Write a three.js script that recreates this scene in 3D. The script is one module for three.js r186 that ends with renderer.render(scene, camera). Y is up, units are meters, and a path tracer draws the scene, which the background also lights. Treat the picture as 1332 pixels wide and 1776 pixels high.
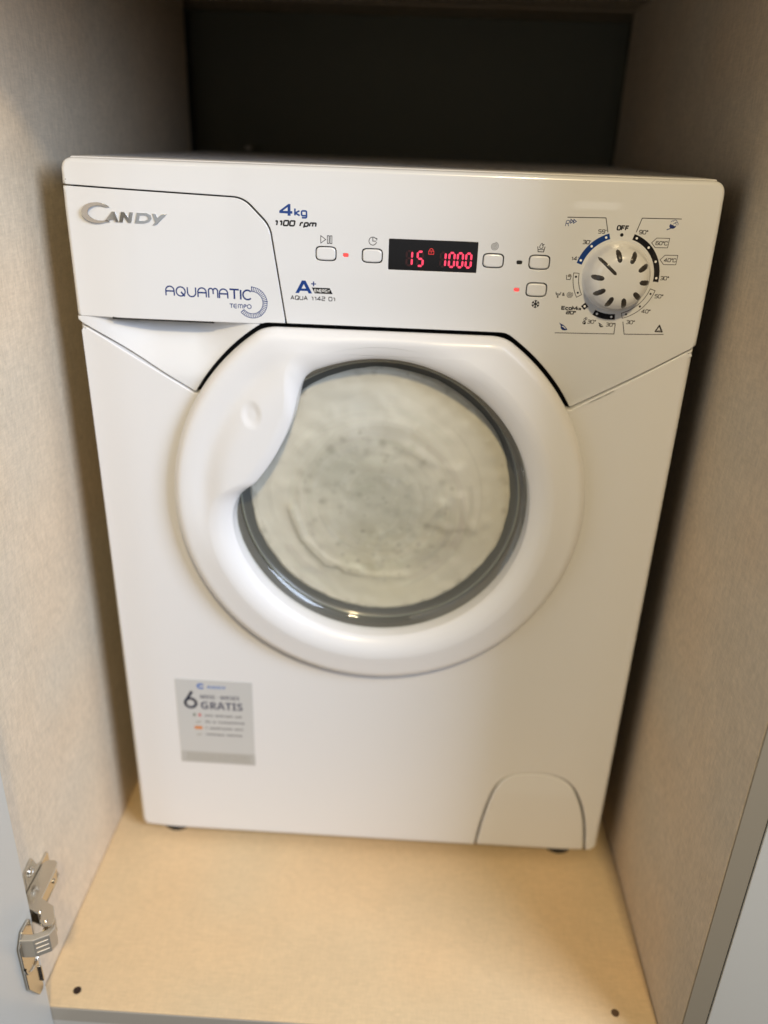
import * as THREE from 'three';
import { mergeGeometries } from 'three/addons/utils/BufferGeometryUtils.js';
import { RoundedBoxGeometry } from 'three/addons/geometries/RoundedBoxGeometry.js';

// ------------------------------------------------------------------ camera, lamps, exposure
const scene = new THREE.Scene();
const camera = new THREE.PerspectiveCamera(64.65, 768 / 1024, 0.02, 30);
camera.rotation.order = 'YXZ';
camera.position.set(0.0261, 0.7163, 0.6652);
camera.rotation.set(-0.428, 0.031, 0.0361);
camera.focus = 0.62;
camera.userData.fStop = 2.5;
const renderer = new THREE.WebGLRenderer({ antialias: true });
renderer.toneMapping = THREE.LinearToneMapping;
renderer.toneMappingExposure = 1;
renderer.shadowMap.enabled = true;
scene.background = new THREE.Color().setRGB(0.035, 0.033, 0.034);
function areaLamp(name, x, y, z, tx, ty, tz, w, h, rgb, intensity) {
  const l = new THREE.RectAreaLight(new THREE.Color().setRGB(...rgb), intensity, w, h);
  l.name = name; l.position.set(x, y, z); l.lookAt(tx, ty, tz); scene.add(l);
  return l;
}
areaLamp('window_light', 1.36, 1.4, 1.14, 0, 0.45, 0, 0.85, 1.1, [0.78, 0.91, 1.15], 15.8);
areaLamp('ceiling_lamp', 0.34, 2.0, 1.75, 0.1, 0.3, 0, 0.14, 0.14, [1, 0.79, 0.46], 480);
areaLamp('added_reflection_light', -0.07, 1.0, 2.5, -0.07, 0.95, 0, 1.08, 1.5, [0.98, 1.0, 1.02], 0.45);  // added unseen panel for room reflections and soft light on the glossy front
areaLamp('added_glint_light', 0.665, 0.93, 2.5, 0.665, 0.93, 0, 0.155, 0.12, [1, 0.97, 0.9], 2.2);  // added unseen panel, makes one rectangular reflection on the control panel

// ------------------------------------------------------------------ helpers
let seed = 7;
const rnd = () => { seed = (seed + 0x6d2b79f5) | 0; let t = Math.imul(seed ^ (seed >>> 15), 1 | seed); t = (t + Math.imul(t ^ (t >>> 7), 61 | t)) ^ t; return ((t ^ (t >>> 14)) >>> 0) / 4294967296; };
const { smoothstep, lerp, clamp } = THREE.MathUtils;
const lin = (r, g, b) => new THREE.Color().setRGB(r, g, b);
const counts = {};
function mesh(name, geometry, m, parent, label) {
  const o = new THREE.Mesh(geometry, m);
  o.name = name; o.castShadow = o.receiveShadow = true;
  if (label) o.userData.label = label;
  parent.add(o);
  return o;
}
function thing(name, label, category) {
  const o = new THREE.Group(); o.name = name; o.userData = { label, category }; scene.add(o);
  return o;
}
const canvas = (w, h) => { const c = document.createElement('canvas'); c.width = w; c.height = h; return c; };
function tex(c, srgb = true) {
  const t = new THREE.CanvasTexture(c); if (srgb) t.colorSpace = THREE.SRGBColorSpace;
  t.wrapS = t.wrapT = THREE.RepeatWrapping; t.anisotropy = 8; return t;
}
// tileable value noise
function noiser(s) {
  const tab = new Float32Array(65536); let q = s; for (let i = 0; i < 65536; i++) { q = (Math.imul(q, 1664525) + 1013904223) | 0; tab[i] = (q >>> 8) / 16777216; }
  return (x, y, px, py) => {
    const ix = Math.floor(x), iy = Math.floor(y), fx = x - ix, fy = y - iy, u = fx * fx * (3 - 2 * fx), v = fy * fy * (3 - 2 * fy);
    const at = (a, b) => tab[(((a % px) + px) % px) * 131 + (((b % py) + py) % py) * 7919 & 65535];
    return lerp(lerp(at(ix, iy), at(ix + 1, iy), u), lerp(at(ix, iy + 1), at(ix + 1, iy + 1), u), v);
  };
}
function dataTex(n, f, srgb) {
  const d = new Uint8Array(n * n * 4);
  for (let y = 0; y < n; y++) for (let x = 0; x < n; x++) { const c = f(x / n, y / n), i = (y * n + x) * 4; for (let k = 0; k < 3; k++) d[i + k] = clamp(Math.round((Array.isArray(c) ? c[k] : c) * 255), 0, 255); d[i + 3] = 255; }
  const t = new THREE.DataTexture(d, n, n); t.wrapS = t.wrapT = THREE.RepeatWrapping; t.magFilter = THREE.LinearFilter; t.minFilter = THREE.LinearMipmapLinearFilter; t.generateMipmaps = true;
  if (srgb) t.colorSpace = THREE.SRGBColorSpace; t.needsUpdate = true; return t;
}
function geo(pos, nor, uv, idx) {
  const g = new THREE.BufferGeometry();
  g.setAttribute('position', new THREE.Float32BufferAttribute(pos, 3));
  if (nor) g.setAttribute('normal', new THREE.Float32BufferAttribute(nor, 3));
  g.setAttribute('uv', new THREE.Float32BufferAttribute(uv ?? new Array(pos.length / 3 * 2).fill(0), 2));
  if (idx) g.setIndex(idx);
  if (!nor) g.computeVertexNormals();
  return g;
}
// polygon with rounded corners [[x, y, r], ...]
function rp(pts, step = 0.004) {
  const out = [], n = pts.length;
  for (let i = 0; i < n; i++) {
    const [x, y, r = 0] = pts[i], a = pts[(i + n - 1) % n], b = pts[(i + 1) % n];
    if (!r) { out.push([x, y]); continue; }
    const A = [a[0] - x, a[1] - y], B = [b[0] - x, b[1] - y], la = Math.hypot(...A), lb = Math.hypot(...B);
    const cos = (A[0] * B[0] + A[1] * B[1]) / la / lb, t = Math.min(r / Math.tan(Math.acos(cos) / 2), la * 0.49, lb * 0.49), P = [x + A[0] / la * t, y + A[1] / la * t], Q = [x + B[0] / lb * t, y + B[1] / lb * t];
    for (let k = 0; k <= 8; k++) { const u = k / 8; out.push([(1 - u) ** 2 * P[0] + 2 * u * (1 - u) * x + u * u * Q[0], (1 - u) ** 2 * P[1] + 2 * u * (1 - u) * y + u * u * Q[1]]); }
  }
  return dense(out, step);
}
function dense(p, step) {
  const out = [];
  p.forEach((a, i) => { const b = p[(i + 1) % p.length], n = Math.max(1, Math.ceil(Math.hypot(b[0] - a[0], b[1] - a[1]) / step)); for (let k = 0; k < n; k++) out.push([lerp(a[0], b[0], k / n), lerp(a[1], b[1], k / n)]); });
  return out.filter((a, i) => { const b = out[(i + 1) % out.length]; return Math.hypot(a[0] - b[0], a[1] - b[1]) > 1e-6; });
}
const area = (p) => p.reduce((s, a, i) => { const b = p[(i + 1) % p.length]; return s + a[0] * b[1] - b[0] * a[1]; }, 0) / 2;
// a moulded panel facing +z: outline with rounded rim (r may be a function), holes, surface height g(x, y)
function panel(outline, { depth = 0.015, r = 0.0006, seg = 3, g = null, holes = [], max = 0.008, uv = [0, 0, 1, 1], z = 0, hr = 0.0004 } = {}) {
  const pos = [], nor = [], tc = [], idx = [];
  const G = (x, y) => z + (g ? g(x, y) : 0);
  const N = (x, y) => { if (!g) return [0, 0, 1]; const e = 4e-4, a = -(g(x + e, y) - g(x - e, y)) / (2 * e), b = -(g(x, y + e) - g(x, y - e)) / (2 * e), l = Math.hypot(a, b, 1); return [a / l, b / l, 1 / l]; };
  const add = (x, y, h, n) => { pos.push(x, y, h); nor.push(...n); tc.push((x - uv[0]) / uv[2], (y - uv[1]) / uv[3]); return pos.length / 3 - 1; };
  const caps = [];
  [outline, ...holes].forEach((c, ci) => {
    let p = c.slice(); if ((area(p) > 0) !== (ci === 0)) p.reverse();
    const n = p.length, nn = p.map((b, i) => {
      const a = p[(i + n - 1) % n], d = p[(i + 1) % n], u = [b[1] - a[1], a[0] - b[0]], v = [d[1] - b[1], b[0] - d[0]], lu = Math.hypot(...u), lv = Math.hypot(...v);
      const s = [u[0] / lu + v[0] / lv, u[1] / lu + v[1] / lv], l = Math.hypot(...s) || 1, m = [s[0] / l, s[1] / l], k = 1 / Math.max(0.5, m[0] * u[0] / lu + m[1] * u[1] / lu);
      return [m[0], m[1], k];
    });
    const R = (q) => ci ? hr : typeof r === 'function' ? r(q[0], q[1]) : r, rings = [];
    for (let k = -1; k <= seg; k++) {
      rings.push(p.map((q, i) => {
        const rr = R(q), a = Math.max(0, k) / seg * Math.PI / 2, ins = rr * (1 - Math.cos(a)) * nn[i][2], x = q[0] - nn[i][0] * ins, y = q[1] - nn[i][1] * ins;
        const h = G(x, y), cn = N(x, y), ca = Math.cos(a), sa = Math.sin(a);
        return add(x, y, k < 0 ? Math.min(z - depth, h - rr - 0.0005) : h - rr + rr * sa, [nn[i][0] * ca + cn[0] * sa, nn[i][1] * ca + cn[1] * sa, cn[2] * sa]);
      }));
    }
    for (let k = 0; k + 1 < rings.length; k++) for (let i = 0; i < n; i++) { const j = (i + 1) % n, a = rings[k][i], b = rings[k][j], c2 = rings[k + 1][j], d = rings[k + 1][i]; idx.push(a, b, c2, a, c2, d); }
    const top = rings[rings.length - 1];
    caps.push(top.map((v) => new THREE.Vector2(pos[v * 3], pos[v * 3 + 1])));
  });
  const all = caps.flat(), faces = THREE.ShapeUtils.triangulateShape(caps[0], caps.slice(1)), cache = new Map();
  const vert = (q) => { const key = q.x.toFixed(7) + ',' + q.y.toFixed(7); if (!cache.has(key)) cache.set(key, add(q.x, q.y, G(q.x, q.y), N(q.x, q.y))); return cache.get(key); };
  const split = (a, b, c) => {
    const l = [a.distanceTo(b), b.distanceTo(c), c.distanceTo(a)], m = Math.max(...l);
    if (g && m > max) {
      const k = l.indexOf(m), t = [a, b, c], p = t[k], q = t[(k + 1) % 3], o = t[(k + 2) % 3], mid = p.clone().add(q).multiplyScalar(0.5);
      split(p, mid, o); split(mid, q, o); return;
    }
    idx.push(vert(a), vert(b), vert(c));
  };
  for (const f of faces) { const [a, b, c] = f.map((i) => all[i]); if ((b.x - a.x) * (c.y - a.y) - (b.y - a.y) * (c.x - a.x) > 0) split(a, b, c); else split(a, c, b); }
  return geo(pos, nor, tc, idx);
}
function box(x0, x1, y0, y1, z0, z1, r = 0.0008) {
  const g = r ? new RoundedBoxGeometry(x1 - x0, y1 - y0, z1 - z0, 2, r) : new THREE.BoxGeometry(x1 - x0, y1 - y0, z1 - z0);
  g.translate((x0 + x1) / 2, (y0 + y1) / 2, (z0 + z1) / 2);
  return boxUV(g);
}
function boxUV(g) {   // metres, by dominant axis; v runs along the grain
  const p = g.attributes.position, n = g.attributes.normal, uv = [];
  for (let i = 0; i < p.count; i++) {
    const a = [Math.abs(n.getX(i)), Math.abs(n.getY(i)), Math.abs(n.getZ(i))], k = a.indexOf(Math.max(...a));
    uv.push(...(k === 0 ? [p.getZ(i), p.getY(i)] : k === 1 ? [p.getZ(i), p.getX(i)] : [p.getX(i), p.getY(i)]));
  }
  g.setAttribute('uv', new THREE.Float32BufferAttribute(uv, 2));
  return g;
}
const merge = (list) => mergeGeometries(list.map((g) => { const q = g.index ? g.toNonIndexed() : g; for (const k of Object.keys(q.attributes)) if (!['position', 'normal', 'uv'].includes(k)) q.deleteAttribute(k); return q; }));
function lathe(profile, seg = 96) {   // axis along +z
  const g = new THREE.LatheGeometry(profile.map(([r, z]) => new THREE.Vector2(Math.max(r, 1e-5), z)), seg);
  g.rotateX(Math.PI / 2); return g;
}
function extr(pts, depth, bevel = 0.0004) {
  const g = new THREE.ExtrudeGeometry(new THREE.Shape(pts.map((p) => new THREE.Vector2(...p))), { depth: Math.max(depth - 2 * bevel, 1e-4), bevelEnabled: bevel > 0, bevelSize: bevel, bevelThickness: bevel, bevelOffset: -bevel, bevelSegments: 2 });
  g.translate(0, 0, bevel); return g;
}
function superellipse(cx, cy, a, b, n = 4, k = 48) {
  const o = []; for (let i = 0; i < k; i++) { const t = i / k * 2 * Math.PI, c = Math.cos(t), s = Math.sin(t); o.push([cx + a * Math.sign(c) * Math.abs(c) ** (2 / n), cy + b * Math.sign(s) * Math.abs(s) ** (2 / n)]); }
  return o.filter((p, i) => { const q = o[(i + 1) % k]; return Math.hypot(p[0] - q[0], p[1] - q[1]) > 1e-6; });
}

// ------------------------------------------------------------------ materials
const n1 = noiser(11), n2 = noiser(29), n3 = noiser(53);
function linen(base, amp) {   // woven-look laminate, 0.4 m tile
  return dataTex(1024, (u, v) => {
    const f = (n1(u * 420, v * 60, 420, 60) - 0.5) * 0.42 + (n2(u * 70, v * 420, 70, 420) - 0.5) * 0.42 + (n3(u * 210, v * 70, 210, 70) - 0.5) * 0.4 + (n1(u * 90, v * 90, 90, 90) - 0.5) * 0.3 + (n2(u * 14, v * 14, 14, 14) - 0.5) * 0.25 + (n3(u * 512, v * 512, 512, 512) - 0.5) * 0.35;
    const w = (n2(u * 6 + 3, v * 6, 6, 6) - 0.5) * 0.03;
    return base.map((c, k) => c * (1 + amp * f + (k === 2 ? -w : k === 0 ? w : 0)));
  }, true);
}
const linenBump = dataTex(1024, (u, v) => 0.5 + (n1(u * 420, v * 60, 420, 60) - 0.5) * 0.4 + (n3(u * 210, v * 70, 210, 70) - 0.5) * 0.35 + (n2(u * 70, v * 420, 70, 420) - 0.5) * 0.35, false);
const tile = (t) => { t.repeat.set(2.5, 2.5); return t; };
tile(linenBump);
const wallMat = new THREE.MeshPhysicalMaterial({ map: tile(linen([0.825, 0.755, 0.655], 0.10)), roughness: 0.7, specularIntensity: 0.3, bumpMap: linenBump, bumpScale: 0.00025 });
const floorMat = new THREE.MeshPhysicalMaterial({ map: tile(linen([0.835, 0.728, 0.57], 0.06)), roughness: 0.55, bumpMap: linenBump, bumpScale: 0.00006 });
const bandMat = new THREE.MeshStandardMaterial({ color: lin(0.36, 0.33, 0.28), roughness: 0.5 }), darkBand = new THREE.MeshStandardMaterial({ color: lin(0.23, 0.19, 0.13), roughness: 0.5 });
const doorMat = new THREE.MeshPhysicalMaterial({ color: lin(0.52, 0.505, 0.455), roughness: 0.28 });
const backMat = new THREE.MeshStandardMaterial({ color: lin(0.19, 0.185, 0.135), roughness: 0.9 }), gapShadeMat = new THREE.MeshStandardMaterial({ color: lin(0.035, 0.033, 0.026), roughness: 0.9 });
const whitePlastic = new THREE.MeshPhysicalMaterial({ color: lin(0.755, 0.76, 0.765), roughness: 0.25, clearcoat: 0.7, clearcoatRoughness: 0.03 });
const orange = dataTex(512, (u, v) => 0.5 + (n1(u * 90, v * 90, 90, 90) - 0.5) * 0.6 + (n2(u * 30, v * 30, 30, 30) - 0.5) * 0.4, false); orange.repeat.set(5, 5);
const paint = new THREE.MeshPhysicalMaterial({ color: lin(0.735, 0.735, 0.738), roughness: 0.35, bumpMap: orange, bumpScale: 0.00003 });
const doorPlastic = new THREE.MeshPhysicalMaterial({ color: lin(0.765, 0.765, 0.768), roughness: 0.3, clearcoat: 0.2, clearcoatRoughness: 0.15 });
const black = new THREE.MeshStandardMaterial({ color: lin(0.012, 0.011, 0.011), roughness: 0.7 });
const rubber = new THREE.MeshPhysicalMaterial({ color: lin(0.11, 0.11, 0.10), roughness: 0.35, clearcoat: 0.5, clearcoatRoughness: 0.1 });
const blackGloss = new THREE.MeshPhysicalMaterial({ color: lin(0.004, 0.003, 0.003), roughness: 0.12 });
const chrome = new THREE.MeshStandardMaterial({ color: lin(0.66, 0.62, 0.55), metalness: 1, roughness: 0.2 });
const nickel = new THREE.MeshStandardMaterial({ color: lin(0.62, 0.56, 0.46), metalness: 0.85, roughness: 0.55 });
const logoMetal = new THREE.MeshStandardMaterial({ color: lin(0.66, 0.66, 0.66), metalness: 1, roughness: 0.1 });
const glass = new THREE.MeshPhysicalMaterial({ color: lin(0.97, 0.975, 0.96), transmission: 1, roughness: 0.03, thickness: 0, ior: 1.5 });
const led = (r, g, b, e) => new THREE.MeshStandardMaterial({ color: lin(0.25, 0.02, 0.02), emissive: lin(r, g, b), emissiveIntensity: e, roughness: 0.4 });

// ------------------------------------------------------------------ the cupboard round the machine
const XL = -0.2856, XR = 0.2755, ZB = -0.611, TOP = 0.873;
const cupboard = thing('cupboard', 'beige linen-look laminate cupboard with open doors standing around the white washing machine', 'cupboard');
mesh('side_panel', box(XL - 0.019, XL, -0.0175, TOP + 0.018, -0.51, 0.198), wallMat, cupboard);
mesh('side_panel', box(XR, XR + 0.019, -0.0175, TOP + 0.018, -0.51, 0.2165), wallMat, cupboard);
mesh('edge_band', box(XR + 0.0006, XR + 0.019, -0.0175, TOP + 0.018, 0.2167, 0.2178, 0.0003), darkBand, cupboard);
mesh('bottom_panel', box(XL + 0.0005, XR - 0.0005, -0.0172, 0, -0.6095, 0.2005), floorMat, cupboard);
mesh('edge_band', box(XL + 0.0005, XR - 0.0005, -0.0174, -0.0006, 0.2007, 0.2018, 0.0003), bandMat, cupboard);
mesh('shelf_panel', merge([box(XL + 0.0005, XR - 0.0005, TOP, TOP + 0.018, -0.505, 0.195), box(XL - 0.08, XR + 0.08, TOP, TOP + 0.018, ZB, -0.5105, 0)]), wallMat, cupboard);
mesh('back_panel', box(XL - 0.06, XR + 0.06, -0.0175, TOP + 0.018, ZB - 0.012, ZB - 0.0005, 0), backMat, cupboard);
for (const [a, b] of [[XL - 0.06, XL - 0.0195], [XR + 0.0195, XR + 0.06]]) mesh('added_gap_liner', box(a, b, -0.0175, TOP - 0.0005, ZB, -0.46, 0), gapShadeMat, cupboard);  // added panels stop light leaks; black colour stands for shade in the gaps
mesh('plinth', box(XL, XR, -0.11, -0.0178, 0.192, 0.2012), new THREE.MeshStandardMaterial({ color: lin(0.5, 0.49, 0.46), roughness: 0.35 }), cupboard);
for (const [x, z, c] of [[-0.2542, 0.1847, lin(0.02, 0.008, 0.005)], [0.2386, 0.1724, lin(0.10, 0.055, 0.025)]]) {
  const g = new THREE.CylinderGeometry(0.0036, 0.0036, 0.0006, 20); g.translate(x, 0.0002, z);
  mesh('screw_head', g, new THREE.MeshStandardMaterial({ color: c, roughness: 0.5 }), cupboard);
}
function cupboardDoor(hx, z, angle, side, label) {   // angle 90 = straight out
  const w = 0.58, g = side < 0 ? box(-0.018, 0, -0.03, 1.0, 0, w, 0.001) : box(0, 0.018, -0.03, 1.0, 0, w, 0.001);
  g.rotateY(side * THREE.MathUtils.degToRad(angle - 90)); g.translate(hx, 0, z);
  return mesh('cupboard_door', g, doorMat, cupboard, label);
}
cupboardDoor(-0.2715, 0.2022, 93, -1, 'pale grey open door on the left with a steel hinge');
cupboardDoor(0.2948, 0.2186, 165, 1, 'pale grey open door on the right');

// the hinge low on the left panel
{
  const H = new THREE.Group();
  const flat = (pts, y0, y1, bevel = 0.0005) => { const g = extr(pts.map(([x, z]) => [x, -z]), y1 - y0, bevel); g.rotateX(-Math.PI / 2); g.translate(0, y0, 0); return g; };   // outline in x, z
  const onWall = (pts, x0, x1, bevel = 0.0004) => { const g = extr(pts.map(([y, z]) => [-z, y]), x1 - x0, bevel); g.rotateY(Math.PI / 2); g.translate(x0, 0, 0); return g; };   // outline in y, z
  const plate = onWall(rp([[0.104, 0.14, 0.002], [0.104, 0.158, 0.002], [0.086, 0.168, 0.004], [0.086, 0.178, 0.004], [0.104, 0.184, 0.003], [0.104, 0.192, 0.002], [0.1235, 0.192, 0.002], [0.1255, 0.182, 0.003], [0.141, 0.181, 0.003], [0.1435, 0.166, 0.003], [0.129, 0.1605, 0.004], [0.1235, 0.152, 0.003], [0.1235, 0.14, 0.002]], 0.003), XL, XL + 0.0022);
  const hinge = mesh('concealed_hinge', plate, chrome, cupboard, 'shiny steel concealed hinge low on the left panel');
  const scr = (y, z) => { const g = new THREE.TorusGeometry(0.0034, 0.0012, 10, 24); g.rotateY(Math.PI / 2); g.translate(XL + 0.0026, y, z); const h = new THREE.SphereGeometry(0.003, 16, 8); h.scale(0.4, 1, 1); h.translate(XL + 0.0024, y, z); return merge([g, h]); };
  mesh('screw', scr(0.1335, 0.172), chrome, hinge); mesh('screw', scr(0.0945, 0.173), chrome, hinge);
  // U-shaped arm: top flange, bottom flange, web
  const armTop = [[-0.2830, 0.152], [-0.2800, 0.1485], [-0.2735, 0.1482], [-0.2700, 0.1515], [-0.2690, 0.157], [-0.2680, 0.1880], [-0.2550, 0.1950], [-0.2490, 0.2060], [-0.2487, 0.2130], [-0.2555, 0.2140], [-0.2605, 0.2100], [-0.2612, 0.2045], [-0.2700, 0.2010], [-0.2780, 0.1985], [-0.2830, 0.1880]];
  const web = box(-0.2702, -0.2688, 0.109, 0.1205, 0.158, 0.187, 0.0004);
  mesh('hinge_arm', merge([flat(armTop, 0.1206, 0.1220, 0.0004), flat(armTop, 0.1070, 0.1084, 0.0004), web, box(-0.2835, -0.272, 0.11, 0.119, 0.15, 0.156, 0.001)]), chrome, hinge);
  for (const [x, z] of [[-0.2648, 0.2004], [-0.2562, 0.2087]]) { const g = new THREE.CylinderGeometry(0.0017, 0.0019, 0.017, 16); g.translate(x, 0.1148, z); mesh('rivet', g, chrome, hinge); }
  const sc = new THREE.CylinderGeometry(0.0022, 0.0022, 0.0016, 16); sc.rotateZ(Math.PI / 2); sc.translate(-0.2683, 0.1145, 0.164); mesh('screw', sc, chrome, hinge);
  const link = flat([[-0.2485, 0.2085], [-0.2470, 0.2120], [-0.2490, 0.2190], [-0.2600, 0.2255], [-0.2710, 0.2265], [-0.2710, 0.2200], [-0.2625, 0.2195], [-0.2535, 0.2150]], 0.0985, 0.1185, 0.0008);
  const ribs = [0.1035, 0.1085, 0.1135].map((y) => { const g = new THREE.CapsuleGeometry(0.0007, 0.009, 4, 8); g.rotateZ(Math.PI / 2); g.rotateY(0.55); g.translate(-0.2545, y, 0.2222); return g; });
  mesh('hinge_link', merge([link, ...ribs]), nickel, hinge);
  const cup = onWall(rp([[0.038, 0.2085, 0.004], [0.038, 0.2165, 0.004], [0.062, 0.2290, 0.004], [0.112, 0.2300, 0.006], [0.1235, 0.222, 0.004], [0.1235, 0.2085, 0.003]], 0.003), -0.2712, -0.2692, 0.0005);
  const rim = new THREE.TorusGeometry(0.013, 0.0012, 8, 40, Math.PI); rim.rotateY(Math.PI / 2); rim.rotateX(Math.PI); rim.translate(-0.2688, 0.088, 0.2165);
  mesh('hinge_cup', merge([cup, rim, box(-0.2712, -0.2672, 0.048, 0.066, 0.2085, 0.2105, 0.0005)]), chrome, hinge);
}

// ------------------------------------------------------------------ the washing machine
const wm = thing('washing_machine', 'small white front-loading washing machine with red lit display and round door, inside the cupboard', 'washing machine');
const DC = 0.421, CUT = 0.1865, FLAT = 0.5785;
const smin = (a, b, k) => { const h = clamp(0.5 + 0.5 * (b - a) / k, 0, 1); return lerp(b, a, h) - k * h * (1 - h); };
const polarCut = (R, h, k) => (t) => { const s = Math.sin(t); return s > 0.3 ? smin(R, h / s, k) : R; };
const cutR = polarCut(CUT, FLAT - DC, 0.003);
const arc = (f, a0, a1, n = 60) => Array.from({ length: n + 1 }, (_, i) => { const t = lerp(a0, a1, i / n), r = f(t); return [r * Math.cos(t), DC + r * Math.sin(t)]; });
const vAng = Math.asin((0.5162 - DC) / CUT);

// print: a stroke alphabet of wide square letters, y up, cap height 1
const GL = {
  0: [[0.82, [[0.41, 0], [0, 0], [0, 1], [0.82, 1], [0.82, 0]], 1]], 1: [[0.5, [[0.08, 0.78], [0.42, 1], [0.42, 0]]]], 2: [[0.8, [[0, 1], [0.8, 1], [0.8, 0.52], [0, 0.48], [0, 0], [0.82, 0]]]],
  3: [[0.8, [[0, 1], [0.8, 1], [0.8, 0], [0, 0]]], [0.8, [[0.2, 0.52], [0.8, 0.52]]]], 4: [[0.85, [[0.60, 0], [0.60, 0.97], [0, 0.32], [0, 0.24], [0.85, 0.24]], 2]], 5: [[0.8, [[0.78, 1], [0, 1], [0, 0.56], [0.8, 0.56], [0.8, 0], [0, 0]]]],
  6: [[0.8, [[0.75, 1], [0, 1], [0, 0], [0.8, 0], [0.8, 0.56], [0, 0.56]]]], 9: [[0.8, [[0.05, 0], [0.8, 0], [0.8, 1], [0, 1], [0, 0.45], [0.8, 0.45]]]],
  A: [[0.9, [[0, 0], [0.45, 1], [0.9, 0]], 2], [0.9, [[0.17, 0.3], [0.73, 0.3]]]], Q: [[0.85, [[0.41, 0], [0, 0], [0, 1], [0.82, 1], [0.82, 0]], 1], [0.85, [[0.5, 0.3], [0.88, -0.08]]]], U: [[0.82, [[0, 1], [0, 0], [0.82, 0], [0.82, 1]]]],
  D: [[0.82, [[0, 0.5], [0, 0], [0.82, 0], [0.82, 1], [0, 1]], 1]], C: [[0.8, [[0.8, 0.75], [0.8, 1], [0, 1], [0, 0], [0.8, 0], [0.8, 0.25]]]], E: [[0.76, [[0.76, 1], [0, 1], [0, 0], [0.76, 0]], 2], [0.76, [[0, 0.5], [0.7, 0.5]]]],
  N: [[0.82, [[0, 0], [0, 1], [0.82, 0], [0.82, 1]], 2]], R: [[0.82, [[0, 0], [0, 1], [0.8, 1], [0.8, 0.48], [0, 0.48]]], [0.82, [[0.45, 0.48], [0.82, 0]]]], G: [[0.82, [[0.8, 1], [0, 1], [0, 0], [0.82, 0], [0.82, 0.5], [0.45, 0.5]]]],
  Y: [[0.82, [[0, 1], [0.41, 0.5], [0.82, 1]], 2], [0.82, [[0.41, 0.5], [0.41, 0]]]], O: [[0.82, [[0.41, 0], [0, 0], [0, 1], [0.82, 1], [0.82, 0]], 1]], F: [[0.74, [[0.76, 1], [0, 1], [0, 0]], 2], [0.74, [[0, 0.5], [0.66, 0.5]]]],
  M: [[0.98, [[0, 0], [0, 1], [0.49, 0.25], [0.98, 1], [0.98, 0]], 2]], c: [[0.62, [[0.62, 0.7], [0, 0.7], [0, 0], [0.62, 0]]]], o: [[0.66, [[0.33, 0], [0, 0], [0, 0.7], [0.66, 0.7], [0.66, 0]], 1]], i: [[0.1, [[0.05, 0], [0.05, 0.7]]], [0.1, [[0.05, 0.93], [0.05, 1]]]],
  x: [[0.62, [[0, 0], [0.62, 0.7]]], [0.62, [[0, 0.7], [0.62, 0]]]], r: [[0.42, [[0, 0], [0, 0.7], [0.42, 0.7]]]], p: [[0.66, [[0, -0.3], [0, 0.7], [0.66, 0.7], [0.66, 0], [0, 0]]]], m: [[1.1, [[0, 0], [0, 0.7], [1.1, 0.7], [1.1, 0]]], [1.1, [[0.55, 0.7], [0.55, 0]]]],
  k: [[0.62, [[0, 0], [0, 1]]], [0.62, [[0.6, 0.7], [0.04, 0.35], [0.62, 0]], 2]], g: [[0.66, [[0.66, 0], [0, 0], [0, 0.7], [0.66, 0.7], [0.66, -0.3], [0.04, -0.3]]]], '°': [[0.28, [[0.14, 0.72], [0, 0.72], [0, 1], [0.28, 1], [0.28, 0.72]], 1]], "'": [[0.1, [[0.08, 1], [0.04, 0.74]]]],
  '+': [[0.7, [[0, 0.5], [0.7, 0.5]]], [0.7, [[0.35, 0.15], [0.35, 0.85]]]], ' ': [[0.45, []]], '&': [[0.75, [[0.75, 0], [0.12, 0.8], [0.3, 1], [0.5, 0.8], [0, 0.3], [0.25, 0], [0.72, 0.45]]]],
};
function widthOf(s, k, gap) { return [...s].reduce((w, c) => w + GL[c][0][0] * k + gap, -gap); }
// write s with its lower left at x, y (metres); h cap height; k width factor; lw stroke in cap heights
function write(c, s, x, y, h, { k = 1, lw = 0.2, skew = 0, gap = 0.26, align = 'left', rot = 0 } = {}) {
  const w = widthOf(s, k, gap) * h;
  c.save(); c.translate(x, y); c.rotate(rot); c.transform(h, 0, skew * h, h, 0, 0);
  if (align === 'center') c.translate(-w / h / 2, 0);
  c.lineWidth = lw; c.lineCap = 'butt';
  for (const ch of s) {
    for (const [, p, mode] of GL[ch]) {
      if (!p.length) continue;
      c.lineJoin = mode === 2 ? 'miter' : 'round'; c.miterLimit = 3;
      c.beginPath(); const rr = mode === 2 ? 0 : Math.min(0.2, ch === '°' ? 0.14 : 0.22);
      c.moveTo(p[0][0] * k, p[0][1]);
      const q = mode === 1 ? [...p.slice(1), p[0]] : p.slice(1);
      for (let i = 0; i < q.length; i++) { if (i < q.length - 1 && rr) c.arcTo(q[i][0] * k, q[i][1], q[i + 1][0] * k, q[i + 1][1], rr); else c.lineTo(q[i][0] * k, q[i][1]); }
      c.stroke();
    }
    c.translate(GL[ch][0][0] * k + gap, 0);
  }
  c.restore();
}
function printCanvas([x0, y0, w, h], px, base, draw) {
  const c = canvas(px, Math.round(px * h / w)), q = c.getContext('2d'), S = px / w;
  q.fillStyle = base; q.fillRect(0, 0, c.width, c.height);
  q.setTransform(S, 0, 0, -S, -x0 * S, (y0 + h) * S);
  draw(q); const t = tex(c); t.wrapS = t.wrapT = THREE.ClampToEdgeWrapping; return t;
}
const BASE = '#e0e1e2', BLUE = '#173c80', NAVY = '#162c6b', INK = '#121112';
const line = (c, pts, lw, closed) => { c.lineWidth = lw * 1.25; c.beginPath(); pts.forEach((p, i) => (i ? c.lineTo(...p) : c.moveTo(...p))); if (closed) c.closePath(); c.stroke(); };
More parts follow.
